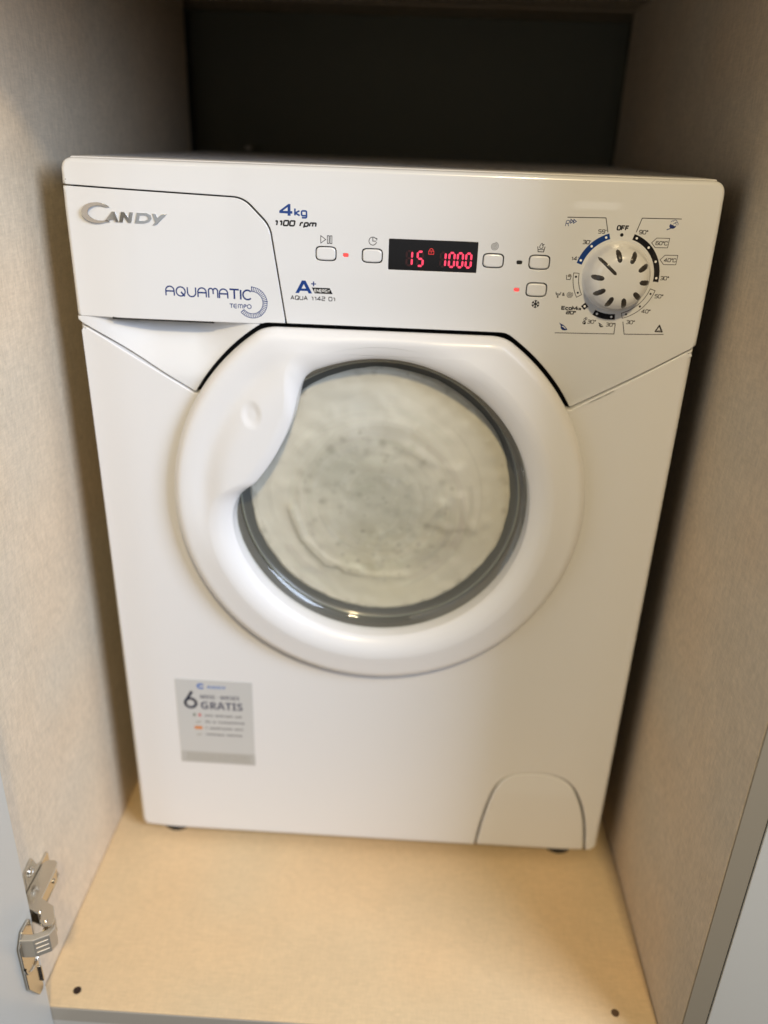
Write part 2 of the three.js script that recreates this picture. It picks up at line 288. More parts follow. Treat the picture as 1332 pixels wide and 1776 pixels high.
const fill = (c, pts) => { c.beginPath(); pts.forEach((p, i) => (i ? c.lineTo(...p) : c.moveTo(...p))); c.closePath(); c.fill(); };
const dot = (c, x, y, r) => { c.beginPath(); c.arc(x, y, r, 0, 7); c.fill(); };
const arcLine = (c, x, y, r, a, b, lw) => { c.lineWidth = lw * 1.15; c.beginPath(); c.arc(x, y, r, a, b, b < a); c.stroke(); };
function spiral(c, x, y, r, turns, lw) { c.lineWidth = lw; c.beginPath(); for (let i = 0; i <= 120; i++) { const t = i / 120, a = t * turns * 2 * Math.PI + 0.8, q = r * t; i ? c.lineTo(x + q * Math.cos(a), y + q * Math.sin(a)) : c.moveTo(x, y); } c.stroke(); }
function feather(c, x, y, s) { c.beginPath(); c.moveTo(x - s, y + s * 0.9); c.bezierCurveTo(x - 0.5 * s, y + 0.5 * s, x + 0.1 * s, y + 0.6 * s, x + s, y - 0.6 * s); c.bezierCurveTo(x, y - 1.0 * s, x - 0.6 * s, y - 0.6 * s, x - 0.55 * s, y + 0.25 * s); c.fill(); c.save(); c.strokeStyle = BASE; c.lineWidth = 0.22 * s; c.beginPath(); c.moveTo(x - 0.3 * s, y + 0.1 * s); c.quadraticCurveTo(x + 0.1 * s, y + 0.1 * s, x + 0.55 * s, y - 0.4 * s); c.stroke(); c.restore(); }
const FU = [-0.114, 0.51, 0.374, 0.195];
const fasciaMap = printCanvas(FU, 2048, BASE, (c) => {
  // capacity and class
  c.strokeStyle = BLUE; c.fillStyle = BLUE;
  fill(c, [[-0.0844, 0.6638], [-0.0844, 0.6655], [-0.0773, 0.6706], [-0.0757, 0.6706], [-0.0757, 0.6655], [-0.0742, 0.6655], [-0.0742, 0.6637], [-0.0757, 0.6637], [-0.0757, 0.6621], [-0.0779, 0.6621], [-0.0779, 0.6637]]);
  c.fillStyle = BASE; fill(c, [[-0.0818, 0.6655], [-0.0779, 0.6655], [-0.0779, 0.6684]]); c.fillStyle = BLUE;
  write(c, 'kg', -0.0722, 0.6625, 0.0050, { lw: 0.24, k: 1.18, gap: 0.3 });
  c.strokeStyle = INK; write(c, '1100 rpm', -0.0885, 0.6548, 0.0036, { lw: 0.33, k: 1.2, skew: 0.22, gap: 0.38 });
  c.fillStyle = BLUE; fill(c, [[-0.0726, 0.6034], [-0.0672, 0.6134], [-0.0643, 0.6134], [-0.0590, 0.6034], [-0.0618, 0.6034], [-0.0628, 0.6053], [-0.0687, 0.6053], [-0.0697, 0.6034]]);
  c.fillStyle = BASE; fill(c, [[-0.0676, 0.6071], [-0.0639, 0.6071], [-0.0657, 0.6107]]);
  c.fillStyle = NAVY; fill(c, [[-0.0597, 0.6107], [-0.0597, 0.6115], [-0.0582, 0.6115], [-0.0582, 0.6130], [-0.0574, 0.6130], [-0.0574, 0.6115], [-0.0559, 0.6115], [-0.0559, 0.6107], [-0.0574, 0.6107], [-0.0574, 0.6092], [-0.0582, 0.6092], [-0.0582, 0.6107]]);
  c.fillStyle = INK; fill(c, [[-0.0593, 0.6082], [-0.0448, 0.6082], [-0.0424, 0.6037], [-0.0568, 0.6037]]);
  c.strokeStyle = '#f4f4f0'; write(c, 'ENERGY', -0.0569, 0.6049, 0.0020, { lw: 0.24, k: 0.95, gap: 0.32, skew: -0.1 });
  c.strokeStyle = INK; write(c, 'AQUA 1142 D1', -0.0764, 0.5982, 0.0029, { lw: 0.18, k: 1.08, gap: 0.31 });
  // button symbols
  line(c, [[-0.0520, 0.6483], [-0.0520, 0.6427], [-0.0481, 0.6455]], 0.00035, true);
  for (const x of [-0.0468, -0.0446]) line(c, [[x, 0.6484], [x + 0.0014, 0.6484], [x + 0.0014, 0.6426], [x, 0.6426]], 0.00035, true);
  arcLine(c, -0.0110, 0.6457, 0.0030, 0.7, 6.1, 0.0004); line(c, [[-0.0110, 0.6484], [-0.0110, 0.6457], [-0.0085, 0.6457]], 0.0004); line(c, [[-0.0094, 0.6479], [-0.0078, 0.6478], [-0.0080, 0.6464]], 0.0004);
  spiral(c, 0.0844, 0.6454, 0.0032, 3.1, 0.00032);
  line(c, [[0.1180, 0.6466], [0.1186, 0.6427], [0.1229, 0.6427], [0.1236, 0.6466]], 0.00042); line(c, [[0.1183, 0.6443], [0.1232, 0.6443]], 0.00036);
  c.beginPath(); c.moveTo(0.1211, 0.6492); c.bezierCurveTo(0.1190, 0.6470, 0.1190, 0.6452, 0.1207, 0.6452); c.bezierCurveTo(0.1226, 0.6452, 0.1222, 0.6470, 0.1211, 0.6492); c.lineWidth = 0.00042; c.stroke(); line(c, [[0.1214, 0.6474], [0.1229, 0.6484]], 0.0005);
  for (let k = 0; k < 6; k++) { const a = k * Math.PI / 3 + Math.PI / 6, X = (r, b) => [0.1210 + r * Math.cos(a) - b * Math.sin(a), 0.6025 + r * Math.sin(a) + b * Math.cos(a)]; line(c, [[0.1210, 0.6025], X(0.0031, 0)], 0.0006); line(c, [X(0.0028, 0.0010), X(0.0018, 0), X(0.0028, -0.0010)], 0.00045); }
  // programme ring
  const DX = 0.1818, DY = 0.6262, A = (x, y) => Math.atan2(y - DY, x - DX), R0 = 0.0314, RW = 0.0043;
  line(c, [[0.1383, 0.6688], [0.1676, 0.6694], [0.1705, 0.6590]], 0.0004); line(c, [[0.1921, 0.6599], [0.1951, 0.6702], [0.2252, 0.6706]], 0.0004);
  line(c, [[0.1392, 0.5801], [0.1868, 0.5812], [0.1866, 0.5900]], 0.0004); line(c, [[0.1924, 0.5914], [0.1950, 0.5814], [0.2268, 0.5823]], 0.0004);
  const arcBar = (p, q, ex, stroke) => { const a = A(...p) - ex, b = A(...q) + ex; c.beginPath(); c.arc(DX, DY, R0 + RW / 2, a, b); c.arc(DX, DY, R0 - RW / 2, b, a, true); c.closePath(); if (stroke) { c.lineWidth = 0.0004; c.stroke(); } else c.fill(); };
  const onRing = (p) => { const a = A(...p); return [DX + R0 * Math.cos(a), DY + R0 * Math.sin(a)]; };
  c.fillStyle = BLUE; arcBar([0.1699, 0.6548], [0.1531, 0.6373], 0.09);
  c.fillStyle = INK; arcBar([0.2128, 0.6263], [0.1932, 0.6554], 0.09); arcBar([0.1705, 0.5957], [0.1827, 0.5934], 0.09);
  c.strokeStyle = INK; arcBar([0.1945, 0.5962], [0.2106, 0.6141], 0.11, true); c.save(); arcBar([0.1508, 0.6249], [0.1533, 0.6126], 0, true); c.restore();
  // (the left pair spans the half turn, drawn once more as an open bar)
  { const a = Math.PI * 0.985, b = Math.PI * 1.17; c.fillStyle = BASE; c.beginPath(); c.arc(DX, DY, R0 + RW, 0, 7); c.save(); c.clip(); c.restore(); c.beginPath(); c.arc(DX, DY, R0 + RW / 2, a, b); c.arc(DX, DY, R0 - RW / 2, b, a, true); c.closePath(); c.fill(); c.lineWidth = 0.0004; c.stroke(); }
  c.fillStyle = '#ffffff'; for (const p of [[0.1699, 0.6548], [0.16, 0.6478], [0.1531, 0.6373], [0.1932, 0.6554], [0.2032, 0.6487], [0.2101, 0.6385], [0.2128, 0.6263], [0.1705, 0.5957], [0.1827, 0.5934]]) dot(c, ...onRing(p), 0.00095);
  c.fillStyle = INK; for (const p of [[0.2106, 0.6141], [0.2043, 0.6036], [0.1945, 0.5962], [0.1508, 0.6249], [0.1533, 0.6126]]) dot(c, ...onRing(p), 0.0008);
  dot(c, 0.1814, 0.6575, 0.0013);
  fill(c, [[0.1603, 0.6052], [0.1632, 0.6023], [0.1603, 0.5994], [0.1574, 0.6023]]); c.fillStyle = '#ffffff'; dot(c, 0.1603, 0.6023, 0.00095); c.fillStyle = INK;
  const T = { lw: 0.17, k: 1.02, gap: 0.26, align: 'center', skew: 0.05 };
  write(c, 'OFF', 0.1814, 0.6611, 0.0030, { lw: 0.3, k: 0.92, gap: 0.34, align: 'center', skew: 0.08 });
  for (const [s, x, y] of [["59'", 0.1661, 0.6594], ["30'", 0.1553, 0.6512], ["14'", 0.1476, 0.6387], ['90°', 0.1976, 0.6601], ['30°', 0.2196, 0.6264], ['50°', 0.2176, 0.6124], ['40°', 0.2093, 0.6003], ['30°', 0.1984, 0.5912], ['30°', 0.1674, 0.5903], ['30°', 0.1826, 0.5886]]) write(c, s, x, y - 0.0013, 0.0026, T);
  for (const [s, x, y] of [['60°C', 0.2124, 0.6526], ['40°C', 0.2211, 0.6402]]) { write(c, s, x + 0.0004, y - 0.0013, 0.0025, T); line(c, [[x - 0.0073, y], [x - 0.0040, y + 0.0036], [x + 0.0060, y + 0.0037], [x + 0.0056, y - 0.0033], [x - 0.0040, y - 0.0035]], 0.0003, true); }
  write(c, 'EcoMix', 0.1500, 0.5992, 0.0023, { lw: 0.32, k: 1.35, gap: 0.33, align: 'center' }); write(c, '20°', 0.1500, 0.5958, 0.0022, { lw: 0.32, k: 1.4, gap: 0.33, align: 'center' });
  c.strokeStyle = NAVY; c.lineWidth = 0.00036; write(c, 'R', 0.1374, 0.6624, 0.0042, { lw: 0.1, k: 0.72, skew: 0.12 });
  for (const x of [0.1411, 0.1434]) line(c, [[x, 0.6674], [x, 0.6646], [x + 0.0020, 0.6660]], 0.0004, true);
  // cotton, feather, triangle
  c.fillStyle = NAVY; c.beginPath(); c.ellipse(0.2192, 0.6655, 0.0026, 0.0021, 0.2, 0, 7); c.fill(); c.strokeStyle = NAVY; line(c, [[0.2150, 0.6625], [0.2175, 0.6634], [0.2186, 0.6646]], 0.0005);
  c.fillStyle = BASE; for (const [x, y, r] of [[0.2188, 0.6676, 0.0015], [0.2205, 0.6681, 0.0016], [0.2217, 0.6668, 0.0014], [0.2206, 0.6664, 0.0011]]) { dot(c, x, y, r); arcLine(c, x, y, r, -0.6, 2.8, 0.00028); }
  c.fillStyle = NAVY; feather(c, 0.1453, 0.5853, 0.0037); c.fillStyle = INK; feather(c, 0.1751, 0.5880, 0.0023);
  c.lineJoin = 'round'; c.strokeStyle = INK; line(c, [[0.2222, 0.5896], [0.2195, 0.5845], [0.2253, 0.5843]], 0.0007, true); line(c, [[0.2222, 0.5886], [0.2205, 0.5855], [0.2240, 0.5853]], 0.00025, true);
  // hand wash, drain and spin, chain
  line(c, [[0.1428, 0.6260], [0.1432, 0.6226], [0.1461, 0.6225], [0.1467, 0.6255]], 0.00035); c.beginPath(); c.ellipse(0.1452, 0.6256, 0.0015, 0.0011, 0.5, 0, 7); c.fillStyle = '#8a857c'; c.fill();
  c.fillStyle = INK; line(c, [[0.1362, 0.6126], [0.1368, 0.6104], [0.1394, 0.6104], [0.1402, 0.6126]], 0.0004); line(c, [[0.1360, 0.6113], [0.1396, 0.6113]], 0.0003); line(c, [[0.1380, 0.6104], [0.1380, 0.6088]], 0.0004); dot(c, 0.1380, 0.6087, 0.0006);
  write(c, '&', 0.1414, 0.6098, 0.0024, { lw: 0.18 }); spiral(c, 0.1472, 0.6109, 0.0026, 3, 0.0003);
  arcLine(c, 0.1619, 0.5918, 0.0009, 0, 7, 0.0003); arcLine(c, 0.1627, 0.5928, 0.0008, 0, 7, 0.0003); arcLine(c, 0.1616, 0.5893, 0.0010, 0, 7, 0.0005); dot(c, 0.1622, 0.5888, 0.0008);
});
const DU = [-0.258, 0.51, 0.18, 0.172];
const drawerMap = printCanvas(DU, 1536, BASE, (c) => {
  c.strokeStyle = NAVY; c.lineCap = 'butt'; c.lineJoin = 'round';
  const lw = 0.00108, y0 = (x) => 0.5972 - 0.012 * (x + 0.178), hh = 0.0074;
  const arch = (x, w, bar) => { const b = y0(x), r = w / 2; c.lineWidth = lw; c.beginPath(); c.moveTo(x, b); c.lineTo(x, b + hh - r); c.arc(x + r, b + hh - r, r, Math.PI, 0, true); c.lineTo(x + w, b); c.stroke(); if (bar) line(c, [[x, b + 0.0036], [x + w, b + 0.0036]], lw * 0.9); };
  arch(-0.1786, 0.0068, true);
  { const b = y0(-0.1664); c.lineWidth = lw; c.beginPath(); c.arc(-0.1664, b + hh / 2, 0.00365, 0, 7); c.stroke(); line(c, [[-0.1662, b + 0.0034], [-0.1632, b]], lw); }
  { const x = -0.1608, w = 0.0067, b = y0(x), r = w / 2; c.lineWidth = lw; c.beginPath(); c.moveTo(x, b + hh); c.lineTo(x, b + r); c.arc(x + r, b + r, r, Math.PI, 2 * Math.PI); c.lineTo(x + w, b + hh); c.stroke(); }
  arch(-0.1523, 0.0068, true);
  { const x = -0.1435, w = 0.0037, b = y0(x), r = w / 2; for (const q of [0, w]) { c.lineWidth = lw; c.beginPath(); c.moveTo(x + q, b + (q ? 0.003 : 0)); c.lineTo(x + q, b + hh - r); c.arc(x + q + r, b + hh - r, r, Math.PI, 0, true); c.lineTo(x + q + w, b + (q ? 0 : 0.003)); c.stroke(); } }
  arch(-0.1347, 0.0068, true);
  line(c, [[-0.1263, 0.6042], [-0.1187, 0.6040]], lw); line(c, [[-0.1225, 0.6041], [-0.1225, 0.5965]], lw); line(c, [[-0.1173, 0.6040], [-0.1173, 0.5964]], lw);
  arcLine(c, -0.1117, 0.6002, 0.0037, 0.75, 5.5, lw);
  const Q = 0.00052, b2 = 0.5893, h2 = 0.0032;
  line(c, [[-0.1267, b2 + h2], [-0.1238, b2 + h2]], Q); line(c, [[-0.1252, b2 + h2], [-0.1252, b2]], Q);
  arcLine(c, -0.1218, b2 + h2 / 2, h2 / 2, 0.9, 5.4, Q); line(c, [[-0.1233, b2 + h2 / 2], [-0.1208, b2 + h2 / 2]], Q);
  { const x = -0.1196, w = 0.0017, r = w / 2; for (const q of [0, w]) { c.lineWidth = Q; c.beginPath(); c.moveTo(x + q, b2); c.lineTo(x + q, b2 + h2 - r); c.arc(x + q + r, b2 + h2 - r, r, Math.PI, 0, true); c.lineTo(x + q + w, b2 + (q ? 0 : 0.001)); c.stroke(); } }
  line(c, [[-0.1150, b2], [-0.1150, b2 + h2 - 0.0008], [-0.1142, b2 + h2], [-0.1130, b2 + h2 - 0.0008], [-0.1142, b2 + 0.0014], [-0.1150, b2 + 0.0014]], Q); arcLine(c, -0.1106, b2 + h2 / 2, h2 / 2, 0, 7, Q);
  // clock ring
  const cx = -0.1082, cy = 0.5942, ro = 0.0124, ri = 0.0089, a0 = -2.42, a1 = Math.PI / 2;
  c.strokeStyle = NAVY; arcLine(c, cx, cy, ro, a0, a1, 0.0004); arcLine(c, cx, cy, ri, a0, a1, 0.0004);
  for (let i = 0; i <= 30; i++) { const a = lerp(a0, a1, i / 30), b = i === 0 || i === 30 || i === 11 || i === 19; line(c, [[cx + ri * Math.cos(a), cy + ri * Math.sin(a)], [cx + (ro + (b && i ? 0.0005 : 0)) * Math.cos(a), cy + (ro + (b && i ? 0.0005 : 0)) * Math.sin(a)]], b ? 0.0006 : 0.0004); }
});
const smudge = dataTex(512, (u, v) => { const a = n1(u * 7, v * 7, 7, 7) * 0.5 + n2(u * 19, v * 23, 19, 23) * 0.3 + n3(u * 60, v * 60, 60, 60) * 0.2; return [1, 0.78 + 0.22 * smoothstep(a, 0.25, 0.8), 1]; }, false); smudge.repeat.set(2.2, 2.2);
paint.roughnessMap = smudge; paint.roughness = 0.5; doorPlastic.roughnessMap = smudge; doorPlastic.roughness = 0.42;
const printed = (m) => { const q = whitePlastic.clone(); q.color = lin(1, 1, 1); q.map = m; return q; };
const fasciaMat = printed(fasciaMap), drawerMat = printed(drawerMap);

// control panel with holes for display, buttons and lamps
const BUTTONS = [[-0.0479, 0.6348], [-0.0112, 0.6346], [0.0843, 0.6345], [0.1205, 0.6347], [0.1205, 0.6136]];
const LEDS = [[-0.0322, 0.6343], [0.1049, 0.6340], [0.1048, 0.6130]];
const buttonShape = (x, y, e) => superellipse(x, y, 0.0081 + e, 0.0054 + e, 4.2);
const ledShape = (x, y, e) => superellipse(x, y, 0.0020 + e, 0.00125 + e, 4, 24);
const topCurve = (y) => { const t = clamp((y - 0.655) / 0.045, 0, 1); return -0.0035 * t * t; };
const lowCurve = (x, y) => { const t = clamp((0.60 - y) / 0.09, 0, 1), s = smoothstep(Math.abs(x), 0.10, 0.16); return -0.008 * t * t * s; };
const fasciaG = (x, y) => topCurve(y) + lowCurve(x, y) - 0.0030 * smoothstep(Math.abs(x), 0.19, 0.256) ** 2;
const outerR = (x, y) => (y > 0.6975 || (y > 0.686 && Math.abs(x) > 0.245) ? 0.0035 : Math.abs(x) > 0.2555 ? 0.004 : 0.0007);
const fasciaOutline = rp([...arc(cutR, Math.PI - Math.asin((FLAT - DC) / 0.1770), vAng, 90).filter(([x]) => x > -0.0798).map(([x, y]) => [x, y]), [0.256, 0.5735], [0.256, 0.6982, 0.010], [-0.256, 0.6982, 0.010], [-0.256, 0.6788], [-0.112, 0.6745, 0.022], [-0.0917, 0.6545, 0.022], [-0.0800, 0.5785]]);
const fascia = mesh('control_panel', panel(fasciaOutline, { g: fasciaG, r: outerR, seg: 5, depth: 0.013, uv: FU, max: 0.006, holes: [rp([[0.0017, 0.6246, 0.0008], [0.0717, 0.6246, 0.0008], [0.0717, 0.648, 0.0008], [0.0017, 0.648, 0.0008]]), ...BUTTONS.map(([x, y]) => buttonShape(x, y, 0.0003)), ...LEDS.map(([x, y]) => ledShape(x, y, 0.0002))] }), fasciaMat, wm);
for (const [x, y] of BUTTONS) mesh('push_button', panel(buttonShape(x, y, -0.0005), { r: 0.0012, depth: 0.008, z: fasciaG(x, y) + 0.0006, seg: 4 }), whitePlastic, wm);
LEDS.forEach(([x, y], i) => mesh('indicator_light', panel(ledShape(x, y, -0.0001), { r: 0.0004, depth: 0.006, z: fasciaG(x, y) + 0.0001 }), i === 1 ? black : led(1.0, 0.10, 0.09, 0.9), wm, i === 1 ? 'unlit dark indicator light' : 'red glowing indicator light'));
// display
{
  const d = mesh('display', panel(rp([[0.0018, 0.6247, 0.0008], [0.0716, 0.6247, 0.0008], [0.0716, 0.6479, 0.0008], [0.0018, 0.6479, 0.0008]]), { r: 0.0003, depth: 0.006, z: fasciaG(0.03, 0.636) - 0.0002 }), blackGloss, wm, 'black display window with red digits');
  const zz = fasciaG(0.03, 0.636) - 0.0001, on = led(1.0, 0.06, 0.14, 1.2), off = new THREE.MeshStandardMaterial({ color: lin(0.03, 0.004, 0.006), roughness: 0.5 });
  const SEG = { 0: 'abcdef', 1: 'bc', 5: 'acdfg' };
  function digit(x, y, w, h, ch) {
    const t = 0.0016, S = [], O = [], H = h / 2, g = 0.00035, sk = (px, py) => [x + px + 0.02 * py, y + py], bar = (x0, y0, x1, y1) => {
      const dx = x1 - x0, dy = y1 - y0, l = Math.hypot(dx, dy), u = [dx / l, dy / l], n = [-u[1] * t / 2, u[0] * t / 2], e = t * 0.45;
      return extr([[x0 + n[0] + u[0] * e, y0 + n[1] + u[1] * e], [x0, y0], [x0 - n[0] + u[0] * e, y0 - n[1] + u[1] * e], [x1 - n[0] - u[0] * e, y1 - n[1] - u[1] * e], [x1, y1], [x1 + n[0] - u[0] * e, y1 + n[1] - u[1] * e]].map((p) => sk(...p)), 0.0003, 0);
    };
    const P = { a: [g, h, w - g, h], b: [w, h - g, w, H + g], c: [w, H - g, w, g], d: [g, 0, w - g, 0], e: [0, H - g, 0, g], f: [0, h - g, 0, H + g], g: [g, H, w - g, H] };
    for (const k in P) (SEG[ch].includes(k) ? S : O).push(bar(...P[k]));
    const a = merge(S); a.translate(0, 0, zz); mesh('digit', a, on, d);
    const b = merge(O); b.translate(0, 0, zz - 0.0001); mesh('unlit_segments', b, off, d);
  }
  digit(0.0160, 0.6285, 0.0042, 0.0108, '1'); digit(0.0246, 0.6284, 0.0042, 0.0108, '5');
  digit(0.0428, 0.6286, 0.0038, 0.0106, '1'); [0.0496, 0.0562, 0.0628].forEach((x) => digit(x, 0.6286, 0.0040, 0.0106, '0'));
  const lockTop = new THREE.TorusGeometry(0.0014, 0.00025, 6, 20, Math.PI); lockTop.translate(0.0353, 0.6404, zz + 0.0001);
  const bars = [[0.0331, 0.0375, 0.6402, 0.6398], [0.0331, 0.0375, 0.6378, 0.6374], [0.0331, 0.0335, 0.6402, 0.6374], [0.0371, 0.0375, 0.6402, 0.6374], [0.0350, 0.0356, 0.6394, 0.6384]].map(([a, b, t, u]) => box(a, b, u, t, zz, zz + 0.0003, 0));
  mesh('lock_symbol', merge([lockTop, ...bars]), led(1.0, 0.05, 0.05, 0.7), d);
}
// programme dial
{
  const z0 = fasciaG(0.1818, 0.6262);
  const prof = [[0.0272, z0 - 0.001], [0.0268, z0 + 0.0004], [0.0258, z0 + 0.0022], [0.0247, z0 + 0.0055], [0.0238, z0 + 0.0095], [0.0228, z0 + 0.0132], [0.0213, z0 + 0.0163], [0.0192, z0 + 0.0186], [0.0166, z0 + 0.0201], [0.0135, z0 + 0.0208], [0.0095, z0 + 0.0211], [0.0048, z0 + 0.0212], [0, z0 + 0.0212]];
  const g = lathe(prof, 72); g.translate(0.1818, 0.6262, 0);
  const dial = mesh('program_dial', g, whitePlastic, wm, 'round white programme dial with dark finger slots');
  const zAt = (r) => { for (let i = 0; i + 1 < prof.length; i++) if (r <= prof[i][0] && r >= prof[i + 1][0]) return lerp(prof[i][1], prof[i + 1][1], (prof[i][0] - r) / (prof[i][0] - prof[i + 1][0])); return prof[12][1]; };
  const slotMat = new THREE.MeshPhysicalMaterial({ color: lin(0.035, 0.03, 0.026), roughness: 0.3, clearcoat: 0.4 });
  for (const deg of [140, 104, 68, 32, -4, -40, -76, -112, -148, 176]) {
    const a = deg * Math.PI / 180, ptr = deg === 140, r0 = ptr ? 0.0062 : 0.0134, r1 = ptr ? 0.0240 : 0.0227, hw = ptr ? 0.0013 : 0.0020, pos = [], uv = [], idx = [], NR = 14, NW = 6;
    for (let i = 0; i <= NR; i++) for (let j = 0; j <= NW; j++) {
      const u = i / NR, v = j / NW * 2 - 1, r = lerp(r0, r1, u), w = hw * Math.sqrt(Math.max(0.0004, 1 - Math.abs(2 * u - 1) ** (ptr ? 10 : 3.2))), lift = 0.00042 * (1 - v * v * 0.9) * (0.35 + 0.65 * Math.min(1, w / hw)) - 0.00005;
      const x = r * Math.cos(a) - v * w * Math.sin(a), y = r * Math.sin(a) + v * w * Math.cos(a), q = Math.hypot(x, y);
      pos.push(0.1818 + x * (1 + lift / q * 0.6), 0.6262 + y * (1 + lift / q * 0.6), zAt(q) + lift * 0.8); uv.push(u, v);
      if (i < NR && j < NW) { const k = i * (NW + 1) + j; idx.push(k, k + NW + 1, k + NW + 2, k, k + NW + 2, k + 1); }
    }
    mesh(ptr ? 'pointer' : 'slot', geo(pos, null, uv, idx), slotMat, dial);
  }
}
// detergent drawer: flat upper front, scooped grip below
{
  const S = 0.5772;
  const pocketG = (x, y) => { const u = clamp((x + 0.256) / 0.158, 0, 1), s = smoothstep(u, 0.03, 0.42) * (1 - smoothstep(u, 0.6, 0.97)), v = clamp((S - y) / 0.052, 0, 1); return lowCurve(x, y) * 0.6 - 0.0165 * s * (1 - smoothstep(v, 0.0, 1.0)) - 0.003 * smoothstep(Math.abs(x), 0.19, 0.256) ** 2; };
  const upG = (x, y) => topCurve(y) - 0.003 * smoothstep(Math.abs(x), 0.19, 0.256) ** 2;
  const edge = arc(cutR, Math.PI - vAng, Math.PI / 2, 80).filter(([x]) => x < -0.0812), lowArc = edge.filter(([, y]) => y < S - 0.0003), upArc = edge.filter(([, y]) => y > S + 0.0003);
  const upper = panel(rp([[-0.256, S], [-0.1045, S], ...upArc, [-0.0812, 0.5785], [-0.0928, 0.6535, 0.021], [-0.113, 0.6735, 0.021], [-0.256, 0.6777]]), { g: upG, r: (x) => (x < -0.2555 ? 0.004 : 0.0006), seg: 4, depth: 0.013, uv: DU, max: 0.008 });
  const lower = panel(rp([[-0.256, S - 0.0002], [-0.256, 0.5738], ...lowArc, [-0.1045, S - 0.0002]]), { g: pocketG, r: (x) => (x < -0.2555 ? 0.002 : 0.0004), seg: 3, depth: 0.02, uv: DU, max: 0.005 });
  const drawer = mesh('detergent_drawer', merge([upper, lower]), drawerMat, wm, 'white detergent drawer front with scooped grip');
  mesh('grip_slot', extr([[-0.2252, S - 0.0012], [-0.1408, S - 0.0012], [-0.1408, S + 0.0006], [-0.2252, S + 0.0006]], 0.0157, 0).translate(0, 0, -0.0165), black, drawer);
  // raised metal maker's badge
  const K = [], el = (cx, cy, a, b, t) => [cx + a * Math.cos(t), cy + b * Math.sin(t)];
  const C = []; for (let i = 0; i <= 40; i++) C.push(el(-0.2283, 0.6589, 0.0127, 0.0077, lerp(0.62, 5.35, i / 40)));
  C.push([-0.2188, 0.6523]); for (let i = 0; i <= 40; i++) C.push(el(-0.2263, 0.6588, 0.0094, 0.0056, lerp(5.3, 0.95, i / 40)));
  K.push(extr(C, 0.0008, 0.0002));
  const sk = (pts) => extr(pts, 0.0008, 0.0002);
  K.push(sk([[-0.2233, 0.6524], [-0.2165, 0.6602], [-0.2141, 0.6602], [-0.2120, 0.6525], [-0.2146, 0.6525], [-0.2149, 0.6542], [-0.2185, 0.6542], [-0.2200, 0.6524]]));
  K.push(sk([[-0.2116, 0.6524], [-0.2093, 0.6603], [-0.2068, 0.6603], [-0.2038, 0.6560], [-0.2025, 0.6602], [-0.1998, 0.6602], [-0.2018, 0.6523], [-0.2043, 0.6523], [-0.2073, 0.6566], [-0.2086, 0.6524]]));
  const dOut = new THREE.Shape([[-0.1990, 0.6522], [-0.1968, 0.6600], [-0.1890, 0.6600], [-0.1858, 0.6585], [-0.1853, 0.6562], [-0.1872, 0.6536], [-0.1910, 0.6523]].map((p) => new THREE.Vector2(...p)));
  dOut.holes.push(new THREE.Path([[-0.1954, 0.6542], [-0.1945, 0.6582], [-0.1897, 0.6582], [-0.1881, 0.6570], [-0.1886, 0.6552], [-0.1912, 0.6542]].reverse().map((p) => new THREE.Vector2(...p))));
  K.push(new THREE.ExtrudeGeometry(dOut, { depth: 0.0006, bevelEnabled: true, bevelSize: 0.0001, bevelThickness: 0.0002, bevelOffset: -0.0001, bevelSegments: 1 }));
  K.push(sk([[-0.1846, 0.6598], [-0.1819, 0.6598], [-0.1808, 0.6568], [-0.1768, 0.6597], [-0.1730, 0.6596], [-0.1815, 0.6518], [-0.1828, 0.6512], [-0.1850, 0.6512], [-0.1826, 0.6535], [-0.1832, 0.6545]]));
  const badge = merge(K); badge.translate(0, 0, -0.0001);
  mesh('logo_badge', badge, logoMetal, wm, 'raised chrome maker name on the drawer');
}
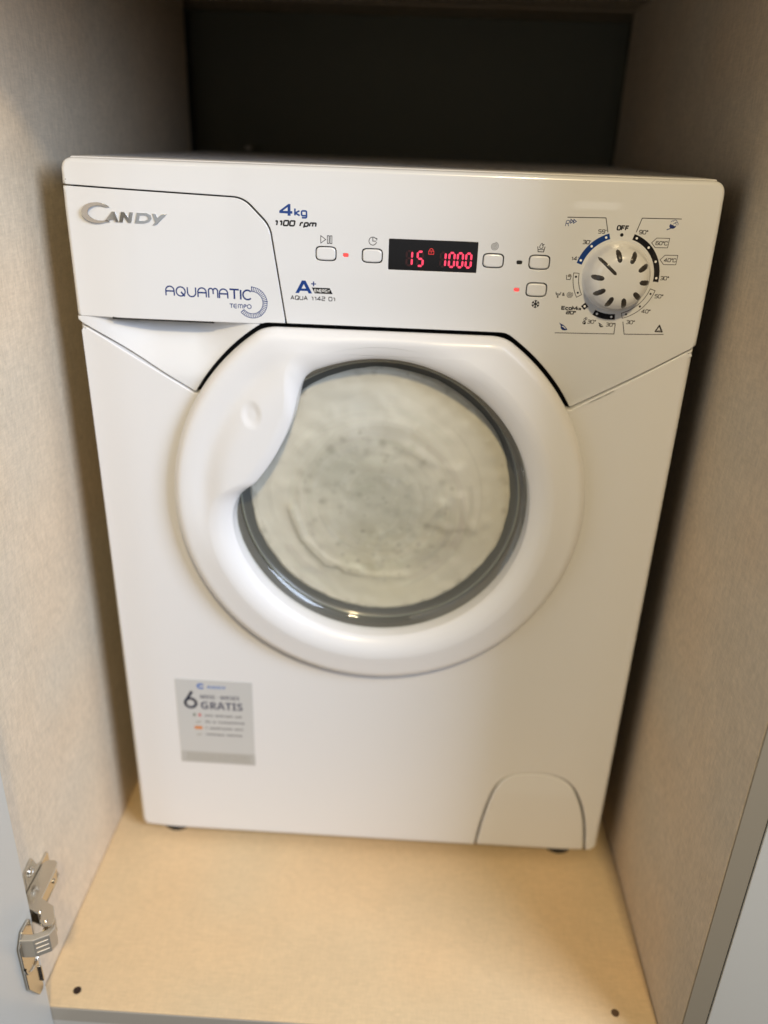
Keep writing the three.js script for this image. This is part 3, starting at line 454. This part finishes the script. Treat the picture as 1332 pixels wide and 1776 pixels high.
// lower front with the notch of the filter flap
{
  const flap = [[0.1184, 0.0125], [0.1222, 0.043], [0.1290, 0.080], [0.1362, 0.1005], [0.1475, 0.1125], [0.1690, 0.1172], [0.1980, 0.1150], [0.2150, 0.1035], [0.2270, 0.0820], [0.2358, 0.0520], [0.2412, 0.0125]];
  const cv = new THREE.CatmullRomCurve3(flap.map(([x, y]) => new THREE.Vector3(x, y, 0))).getPoints(50).map((p) => [p.x, p.y]);
  const bodyG = (x, y) => -0.0022 - 0.0025 * smoothstep(Math.abs(x), 0.2, 0.2545) ** 2;
  const outline = rp([[-0.2530, 0.0125, 0.006], ...cv, [0.2530, 0.0125, 0.006], [0.2548, 0.5712], [0.1608, 0.5152], [0.1015, 0.5152], ...Array.from({ length: 61 }, (_, i) => { const t = lerp(0.746, -Math.PI - 0.746, i / 60); return [0.1385 * Math.cos(t), DC + 0.1385 * Math.sin(t)]; }), [-0.1015, 0.5152], [-0.1615, 0.5152], [-0.2548, 0.5708]]);
  mesh('front_panel', panel(outline, { g: bodyG, r: (x, y) => (Math.abs(x) > 0.2485 ? 0.005 : y > 0.5 ? 0.0012 : y < 0.0135 ? 0.0015 : 0.0022), seg: 4, depth: 0.013, max: 0.02, uv: [0, 0, 1, 1] }), paint, wm);
  const c = [0.18, 0.055], inner = cv.map(([x, y], i) => { const a = cv[Math.max(0, i - 1)], b = cv[Math.min(cv.length - 1, i + 1)], dx = b[0] - a[0], dy = b[1] - a[1], l = Math.hypot(dx, dy); return [x + dy / l * 0.0020, Math.max(0.0125, y - dx / l * 0.0020)]; });
  mesh('filter_flap', panel(dense(inner.reverse(), 0.004), { g: (x, y) => bodyG(x, y) - 0.0022 * smoothstep(y, 0.085, 0.117), r: 0.0026, seg: 4, depth: 0.010, max: 0.006 }), paint, wm, 'arched white filter flap at the bottom right');
  for (const x of [-0.218, 0.214]) { const g = new THREE.CylinderGeometry(0.014, 0.016, 0.016, 28); g.translate(x, 0.008, -0.0245); mesh('foot', g, black, wm); }
  for (const x of [-0.218, 0.214]) { const g = new THREE.CylinderGeometry(0.017, 0.019, 0.016, 28); g.translate(x, 0.008, -0.39); mesh('foot', g, black, wm); }
}
mesh('dark_gap_backing', panel(rp([[-0.2515, 0.0145], [0.2515, 0.0145], [0.2515, 0.694], [-0.2515, 0.694]]), { depth: 0.005, r: 0.0002, z: -0.0235, holes: [superellipse(0, DC, 0.1345, 0.1345, 2, 96)] }), black, wm);  // black sheet added behind seams and gaps so they look shaded
mesh('cabinet', box(-0.2530, 0.2530, 0.0135, 0.6885, -0.43, -0.0145, 0.003), new THREE.MeshStandardMaterial({ color: lin(0.20, 0.20, 0.195), roughness: 0.45 }), wm, 'steel sides of the machine, greyed to deepen the shade in the gaps').geometry = (() => {  // side colour darkened to put shade into the gaps beside the machine
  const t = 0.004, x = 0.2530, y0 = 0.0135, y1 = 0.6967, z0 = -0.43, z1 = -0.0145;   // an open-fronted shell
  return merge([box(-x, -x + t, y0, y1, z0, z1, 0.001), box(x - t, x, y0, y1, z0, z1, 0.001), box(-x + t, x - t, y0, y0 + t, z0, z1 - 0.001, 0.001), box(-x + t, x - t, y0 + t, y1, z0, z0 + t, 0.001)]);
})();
mesh('top_lid', box(-0.2510, 0.2510, 0.6962, 0.6990, -0.432, -0.0142, 0.0012), paint, wm);

let bowlZ;
// the round door
{
  const outer = polarCut(0.1832, 0.1550, 0.006);
  const base = (t) => 0.1340 - 0.0012 * Math.sin(t);
  const tabl = [[98, 0.1328], [106, 0.1330], [112, 0.1334], [116, 0.1335], [119, 0.1318], [122, 0.1275], [125, 0.1222], [129, 0.1150], [134, 0.1085], [141, 0.1035], [148, 0.1013], [155, 0.1014], [161, 0.1035], [166, 0.1068], [170, 0.1108], [174, 0.1178], [177, 0.1228], [181, 0.1275], [186, 0.1312], [192, 0.1334], [200, 0.1344]];
  const inner = (t) => {
    let d = t * 180 / Math.PI; if (d < 0) d += 360;
    if (d <= 98 || d >= 200) return base(t);
    for (let i = 0; i + 1 < tabl.length; i++) if (d <= tabl[i + 1][0]) {
      const p0 = tabl[Math.max(0, i - 1)], p1 = tabl[i], p2 = tabl[i + 1], p3 = tabl[Math.min(tabl.length - 1, i + 2)], u = (d - p1[0]) / (p2[0] - p1[0]);
      const m1 = (p2[1] - p0[1]) / (p2[0] - p0[0]) * (p2[0] - p1[0]), m2 = (p3[1] - p1[1]) / (p3[0] - p1[0]) * (p2[0] - p1[0]);
      return (2 * u ** 3 - 3 * u * u + 1) * p1[1] + (u ** 3 - 2 * u * u + u) * m1 + (-2 * u ** 3 + 3 * u * u) * p2[1] + (u ** 3 - u * u) * m2;
    }
  };
  // height from the distance to the outer and inner rims
  const sup = (d, a, p) => { const t = clamp(d / a, 0, 1); return (1 - (1 - t) ** p) ** (1 / p); };
  const height = (dO, dI, x, y, wide) => {
    let z = 0.0022 + 0.0115 * sup(dO, 0.0095, 2.1) + 0.0055 * smoothstep(dO, 0.0, 0.040);
    const dip = lerp(0.0115, 0.0045, wide);
    z -= dip * (1 - sup(dI, lerp(0.021, 0.011, wide), 1.55));
    const ang = Math.atan2(y, x) * 180 / Math.PI, grip = smoothstep(ang < 0 ? ang + 360 : ang, 108, 135) * (1 - smoothstep(ang < 0 ? ang + 360 : ang, 172, 205));   // shallow grip groove beside the handle
    z -= 0.0045 * grip * Math.exp(-(((dO - 0.030) / 0.013) ** 2));
    const ex = (x + 0.1085) / 0.0085, ey = (y - (0.5045 - DC)) / 0.0115, e = Math.hypot(ex, ey);
    z -= 0.0015 * (1 - smoothstep(e, 0.35, 1.15));
    return z;
  };
  const NT = 720, rows = [];
  for (const d of [0, 0.0002, 0.0008, 0.0018, 0.003, 0.0045, 0.0065, 0.009, 0.012, 0.0155, 0.019]) rows.push(['o', d]);
  for (let i = 1; i < 34; i++) rows.push(['m', i / 34]);
  for (const d of [0.011, 0.0095, 0.008, 0.0065, 0.005, 0.0037, 0.0026, 0.0017, 0.001, 0.0005, 0.0002, 0]) rows.push(['i', d]);
  const pos = [], uv = [], idx = [], W = NT + 1;
  const rowsAll = [['y', 0.001], ['w', 0.001], ...rows, ['x', -0.004], ['x', -0.012]];
  rowsAll.forEach(([k, d], ri) => {
    for (let i = 0; i <= NT; i++) {
      const t = (i % NT) / NT * 2 * Math.PI, ro = outer(t), rI = inner(t), wide = smoothstep(ro - rI, 0.055, 0.075);
      const r = k === 'o' ? ro - d : k === 'i' ? rI + d : k === 'm' ? lerp(ro - 0.019, rI + 0.011, d) : k === 'w' ? ro : k === 'y' ? ro - 0.012 : rI - 0.0004;
      const x = r * Math.cos(t), y = r * Math.sin(t);
      const z = k === 'w' || k === 'x' || k === 'y' ? (k === 'x' ? Math.min(d, height(ro - rI, 0, x, y, wide) - 0.001) : d) : height(ro - r, Math.max(0, r - rI), x, y, wide);
      pos.push(x, y, z); uv.push(x, y);
      if (i < NT && ri + 1 < rowsAll.length) { const a = ri * W + i; idx.push(a, a + 1, a + W + 1, a, a + W + 1, a + W); }
    }
  });
  const g = geo(pos, null, uv, idx);
  { const n = g.attributes.normal; for (let r = 0; r < rowsAll.length; r++) { const a = r * W, b = a + NT, v = new THREE.Vector3(n.getX(a) + n.getX(b), n.getY(a) + n.getY(b), n.getZ(a) + n.getZ(b)).normalize(); n.setXYZ(a, v.x, v.y, v.z); n.setXYZ(b, v.x, v.y, v.z); } }
  g.translate(0, DC, 0);
  const door = mesh('door', g, doorPlastic, wm, 'round white door frame with moulded handle');
  const ring = lathe([[0.1378, -0.002], [0.1362, -0.0036], [0.1340, -0.0066], [0.1315, -0.0100], [0.1285, -0.0136], [0.1245, -0.0175], [0.1100, -0.0215]], 120); ring.translate(0, DC, 0);
  mesh('door_seal', ring, rubber, door);
  const BOWL = [[0.1362, 0.0004], [0.1350, -0.0008], [0.1332, -0.0032], [0.1308, -0.0066], [0.1282, -0.0096], [0.1250, -0.0118], [0.1200, -0.0128], [0.1080, -0.0126], [0.0950, -0.0115], [0.0820, -0.0098], [0.0770, -0.0090], [0.0735, -0.0080], [0.0690, -0.0074], [0.0500, -0.0064], [0.0250, -0.0058], [0, -0.0056]], bowl = lathe(BOWL, 120); bowl.translate(0, DC, 0);
  const rimRing = new THREE.TorusGeometry(0.1266, 0.0007, 10, 120); rimRing.translate(0, DC, -0.0122);
  mesh('glass_rim', rimRing, new THREE.MeshPhysicalMaterial({ color: lin(0.24, 0.25, 0.21), roughness: 0.3, clearcoat: 0.3 }), door);
  mesh('door_glass', bowl, glass, door, 'clear bowl-shaped door glass');
  bowlZ = (r) => { for (let i = 0; i + 1 < BOWL.length; i++) if (r <= BOWL[i][0] && r >= BOWL[i + 1][0]) return lerp(BOWL[i][1], BOWL[i + 1][1], (BOWL[i][0] - r) / (BOWL[i][0] - BOWL[i + 1][0])); return -0.0056; };
}
// what is behind the glass
{
  const creases = [[[-0.080, 0.405], [-0.070, 0.375], [-0.048, 0.352], [-0.018, 0.345]], [[0.002, 0.385], [-0.004, 0.368], [-0.002, 0.350]], [[0.075, 0.425], [0.080, 0.405], [0.088, 0.392]], [[0.050, 0.398], [0.068, 0.393], [0.086, 0.395]], [[-0.03, 0.343], [0.0, 0.340], [0.026, 0.341]], [[0.025, 0.470], [0.052, 0.455], [0.07, 0.452]], [[0.045, 0.40], [0.06, 0.418]]];
  const segd = (px, py, a, b) => { const dx = b[0] - a[0], dy = b[1] - a[1], t = clamp(((px - a[0]) * dx + (py - a[1]) * dy) / (dx * dx + dy * dy), 0, 1); return Math.hypot(px - a[0] - t * dx, py - a[1] - t * dy); };
  const NR = 70, NT = 220, pos = [], uv = [], idx = [];
  for (let i = 0; i <= NR; i++) for (let j = 0; j <= NT; j++) {
    const r = 0.1240 * i / NR, a = (j % NT) / NT * 2 * Math.PI, x = r * Math.cos(a), y = DC + r * Math.sin(a);
    let z = bowlZ(r) - 0.0045;
    creases.forEach((c, k) => { let d = 1; for (let q = 0; q + 1 < c.length; q++) d = Math.min(d, segd(x, y, c[q], c[q + 1])); z += (k === 0 ? 0.0032 : k % 2 ? 0.0013 : 0.0022) * Math.exp(-((d / 0.0045) ** 2)); });
    z += 0.0022 * (n1(x * 40 + 9, y * 40, 64, 64) - 0.5) + 0.0012 * (n2(x * 110 + 19, y * 110, 64, 64) - 0.5);
    z = Math.min(z, bowlZ(r) - 0.0014) - 0.0045 * smoothstep(r, 0.1175, 0.1240);
    pos.push(x, y, z); uv.push((x + 0.13) / 0.26, (y - DC + 0.13) / 0.26);
    if (i < NR && j < NT) { const k = i * (NT + 1) + j; idx.push(k, k + NT + 1, k + NT + 2, k, k + NT + 2, k + 1); }
  }
  const c = canvas(1024, 1024), q = c.getContext('2d');
  q.fillStyle = '#d9d4c6'; q.fillRect(0, 0, 1024, 1024);
  const blot = (x, y, r, col, a) => { const g = q.createRadialGradient(x, y, 0, x, y, r); g.addColorStop(0, col.replace('A', a)); g.addColorStop(1, col.replace('A', 0)); q.fillStyle = g; q.fillRect(x - r, y - r, 2 * r, 2 * r); };
  blot(480, 470, 330, 'rgba(150,152,140,A)', 0.42); blot(600, 620, 240, 'rgba(140,140,124,A)', 0.3); blot(470, 720, 150, 'rgba(150,146,122,A)', 0.35); blot(350, 400, 150, 'rgba(160,164,154,A)', 0.3); blot(760, 640, 150, 'rgba(156,146,120,A)', 0.35); blot(430, 180, 220, 'rgba(205,208,208,A)', 0.5); blot(560, 860, 300, 'rgba(222,214,184,A)', 0.6);
  for (let i = 0; i < 150; i++) { const t = rnd() * 6.28, r = 300 * Math.sqrt(rnd()); blot(500 + r * Math.cos(t), 560 + r * Math.sin(t), 8 + 15 * rnd(), 'rgba(122,118,106,A)', 0.05 + 0.2 * rnd() ** 2); }
  for (let i = 0; i < 70; i++) { const t = rnd() * 6.28, r = 60 + 340 * rnd(); q.strokeStyle = `rgba(${i % 2 ? '238,236,226' : '150,148,136'},${0.03 + 0.05 * rnd()})`; q.lineWidth = 10 + 30 * rnd(); q.beginPath(); q.arc(500 + 60 * (rnd() - 0.5), 540 + 60 * (rnd() - 0.5), r, t, t + 0.5 + 1.2 * rnd()); q.stroke(); }
  for (let i = 0; i < 110; i++) { const t = rnd() * 6.28, r = 450 + 40 * rnd(); blot(512 + r * Math.cos(t), 512 + r * Math.sin(t), 8 + 16 * rnd(), 'rgba(130,126,110,A)', 0.1 + 0.14 * rnd()); }
  for (let i = 0; i < 500; i++) blot(1024 * rnd(), 1024 * rnd(), 4 + 14 * rnd(), 'rgba(236,236,226,A)', 0.06 + 0.12 * rnd());
  const t = tex(c); t.wrapS = t.wrapT = THREE.ClampToEdgeWrapping;
  const o = new THREE.Mesh(geo(pos, null, uv, idx), new THREE.MeshPhysicalMaterial({ map: t, roughness: 0.4, clearcoat: 0.9, clearcoatRoughness: 0.14 }));
  o.name = 'soapy_laundry'; o.userData = { label: 'pale soapy wet laundry pressed against the glass inside the round door', category: 'laundry' }; scene.add(o);
}
// sticker on the lower front
{
  const w = 0.0792, h = 0.1074, c = canvas(640, Math.round(640 * h / w)), q = c.getContext('2d'), H = c.height;
  q.fillStyle = '#c3c4c3'; q.fillRect(0, 0, 640, H);
  q.fillStyle = '#b3b3b0'; q.fillRect(0, H - 120, 640, 120);
  q.textBaseline = 'alphabetic';
  const txt = (s, x, y, size, col, sx = 1, bold = true) => { q.save(); q.translate(x, y); q.scale(sx, 1); q.font = `${bold ? 'bold ' : ''}${size}px sans-serif`; q.fillStyle = col; q.fillText(s, 0, 0); q.restore(); };
  q.strokeStyle = '#2f62b4'; q.lineWidth = 15; q.beginPath(); q.ellipse(213, 62, 27, 20, 0, 0.7, 5.6); q.stroke(); txt('ANDY', 262, 82, 40, '#3a6ab6', 1.45);
  q.strokeStyle = '#1b2238'; q.lineWidth = 24; q.beginPath(); q.arc(118, 238, 45, 0, 7); q.stroke(); q.beginPath(); q.moveTo(136, 118); q.lineTo(80, 216); q.stroke();
  txt('MESI · MESES', 198, 186, 50, '#44475a', 1.06); txt('GRATIS', 196, 292, 104, '#43465a', 1.0);
  for (let k = 0; k < 4; k++) {
    const y = 366 + k * 66;
    if (k === 0) { q.fillStyle = '#6a7468'; q.fillRect(132, y - 22, 20, 28); q.fillStyle = '#c2575a'; q.fillRect(176, y - 22, 22, 28); } else if (k === 2) { q.fillStyle = '#cf7c34'; q.fillRect(136, y - 22, 66, 30); } else { q.strokeStyle = '#8d897d'; q.lineWidth = 8; q.beginPath(); q.arc(166, y - 26, 28, 0.5, 2.2); q.stroke(); }
    q.fillStyle = '#6f6f74'; let x = 230; while (x < 540) { const l = 10 + rnd() * 22; q.fillRect(x, y - 16 + rnd() * 4, l, 15); x += l + 5 + (rnd() < 0.2 ? 16 : 0); }
  }
  for (let r = 0; r < 4; r++) { q.fillStyle = '#98948a'; let x = 50; while (x < 590) { const l = 8 + rnd() * 20; q.fillRect(x, H - 100 + r * 22, l, 8); x += l + 6; } }
  const t = tex(c); t.wrapS = t.wrapT = THREE.ClampToEdgeWrapping;
  const x0 = -0.2011, y0 = 0.1074;
  mesh('sticker', panel(rp([[x0, y0, 0.001], [x0 + w, y0 - 0.0004, 0.001], [x0 + w, y0 + h, 0.001], [x0, y0 + h, 0.001]]), { depth: 0.0002, r: 0.0001, seg: 2, z: -0.0019, uv: [x0, y0, w, h] }), new THREE.MeshPhysicalMaterial({ map: t, roughness: 0.35 }), wm, 'silver-grey sticker with a big number 6 and GRATIS');
}
// a small fitting showing over the back of the lid
{
  const f = thing('pipe_fitting', 'small shiny metal fitting on the dark back behind the machine top', 'pipe fitting');
  const g = new THREE.CapsuleGeometry(0.0028, 0.006, 6, 16); g.rotateZ(Math.PI / 2);
  f.position.set(-0.2111, 0.7035, -0.520);
  mesh('pipe_end', g, chrome, f);
  const s = new THREE.CylinderGeometry(0.003, 0.003, 0.09, 16); s.rotateX(Math.PI / 2); s.translate(0, 0, -0.046); mesh('pipe', s, chrome, f);
}
renderer.render(scene, camera);
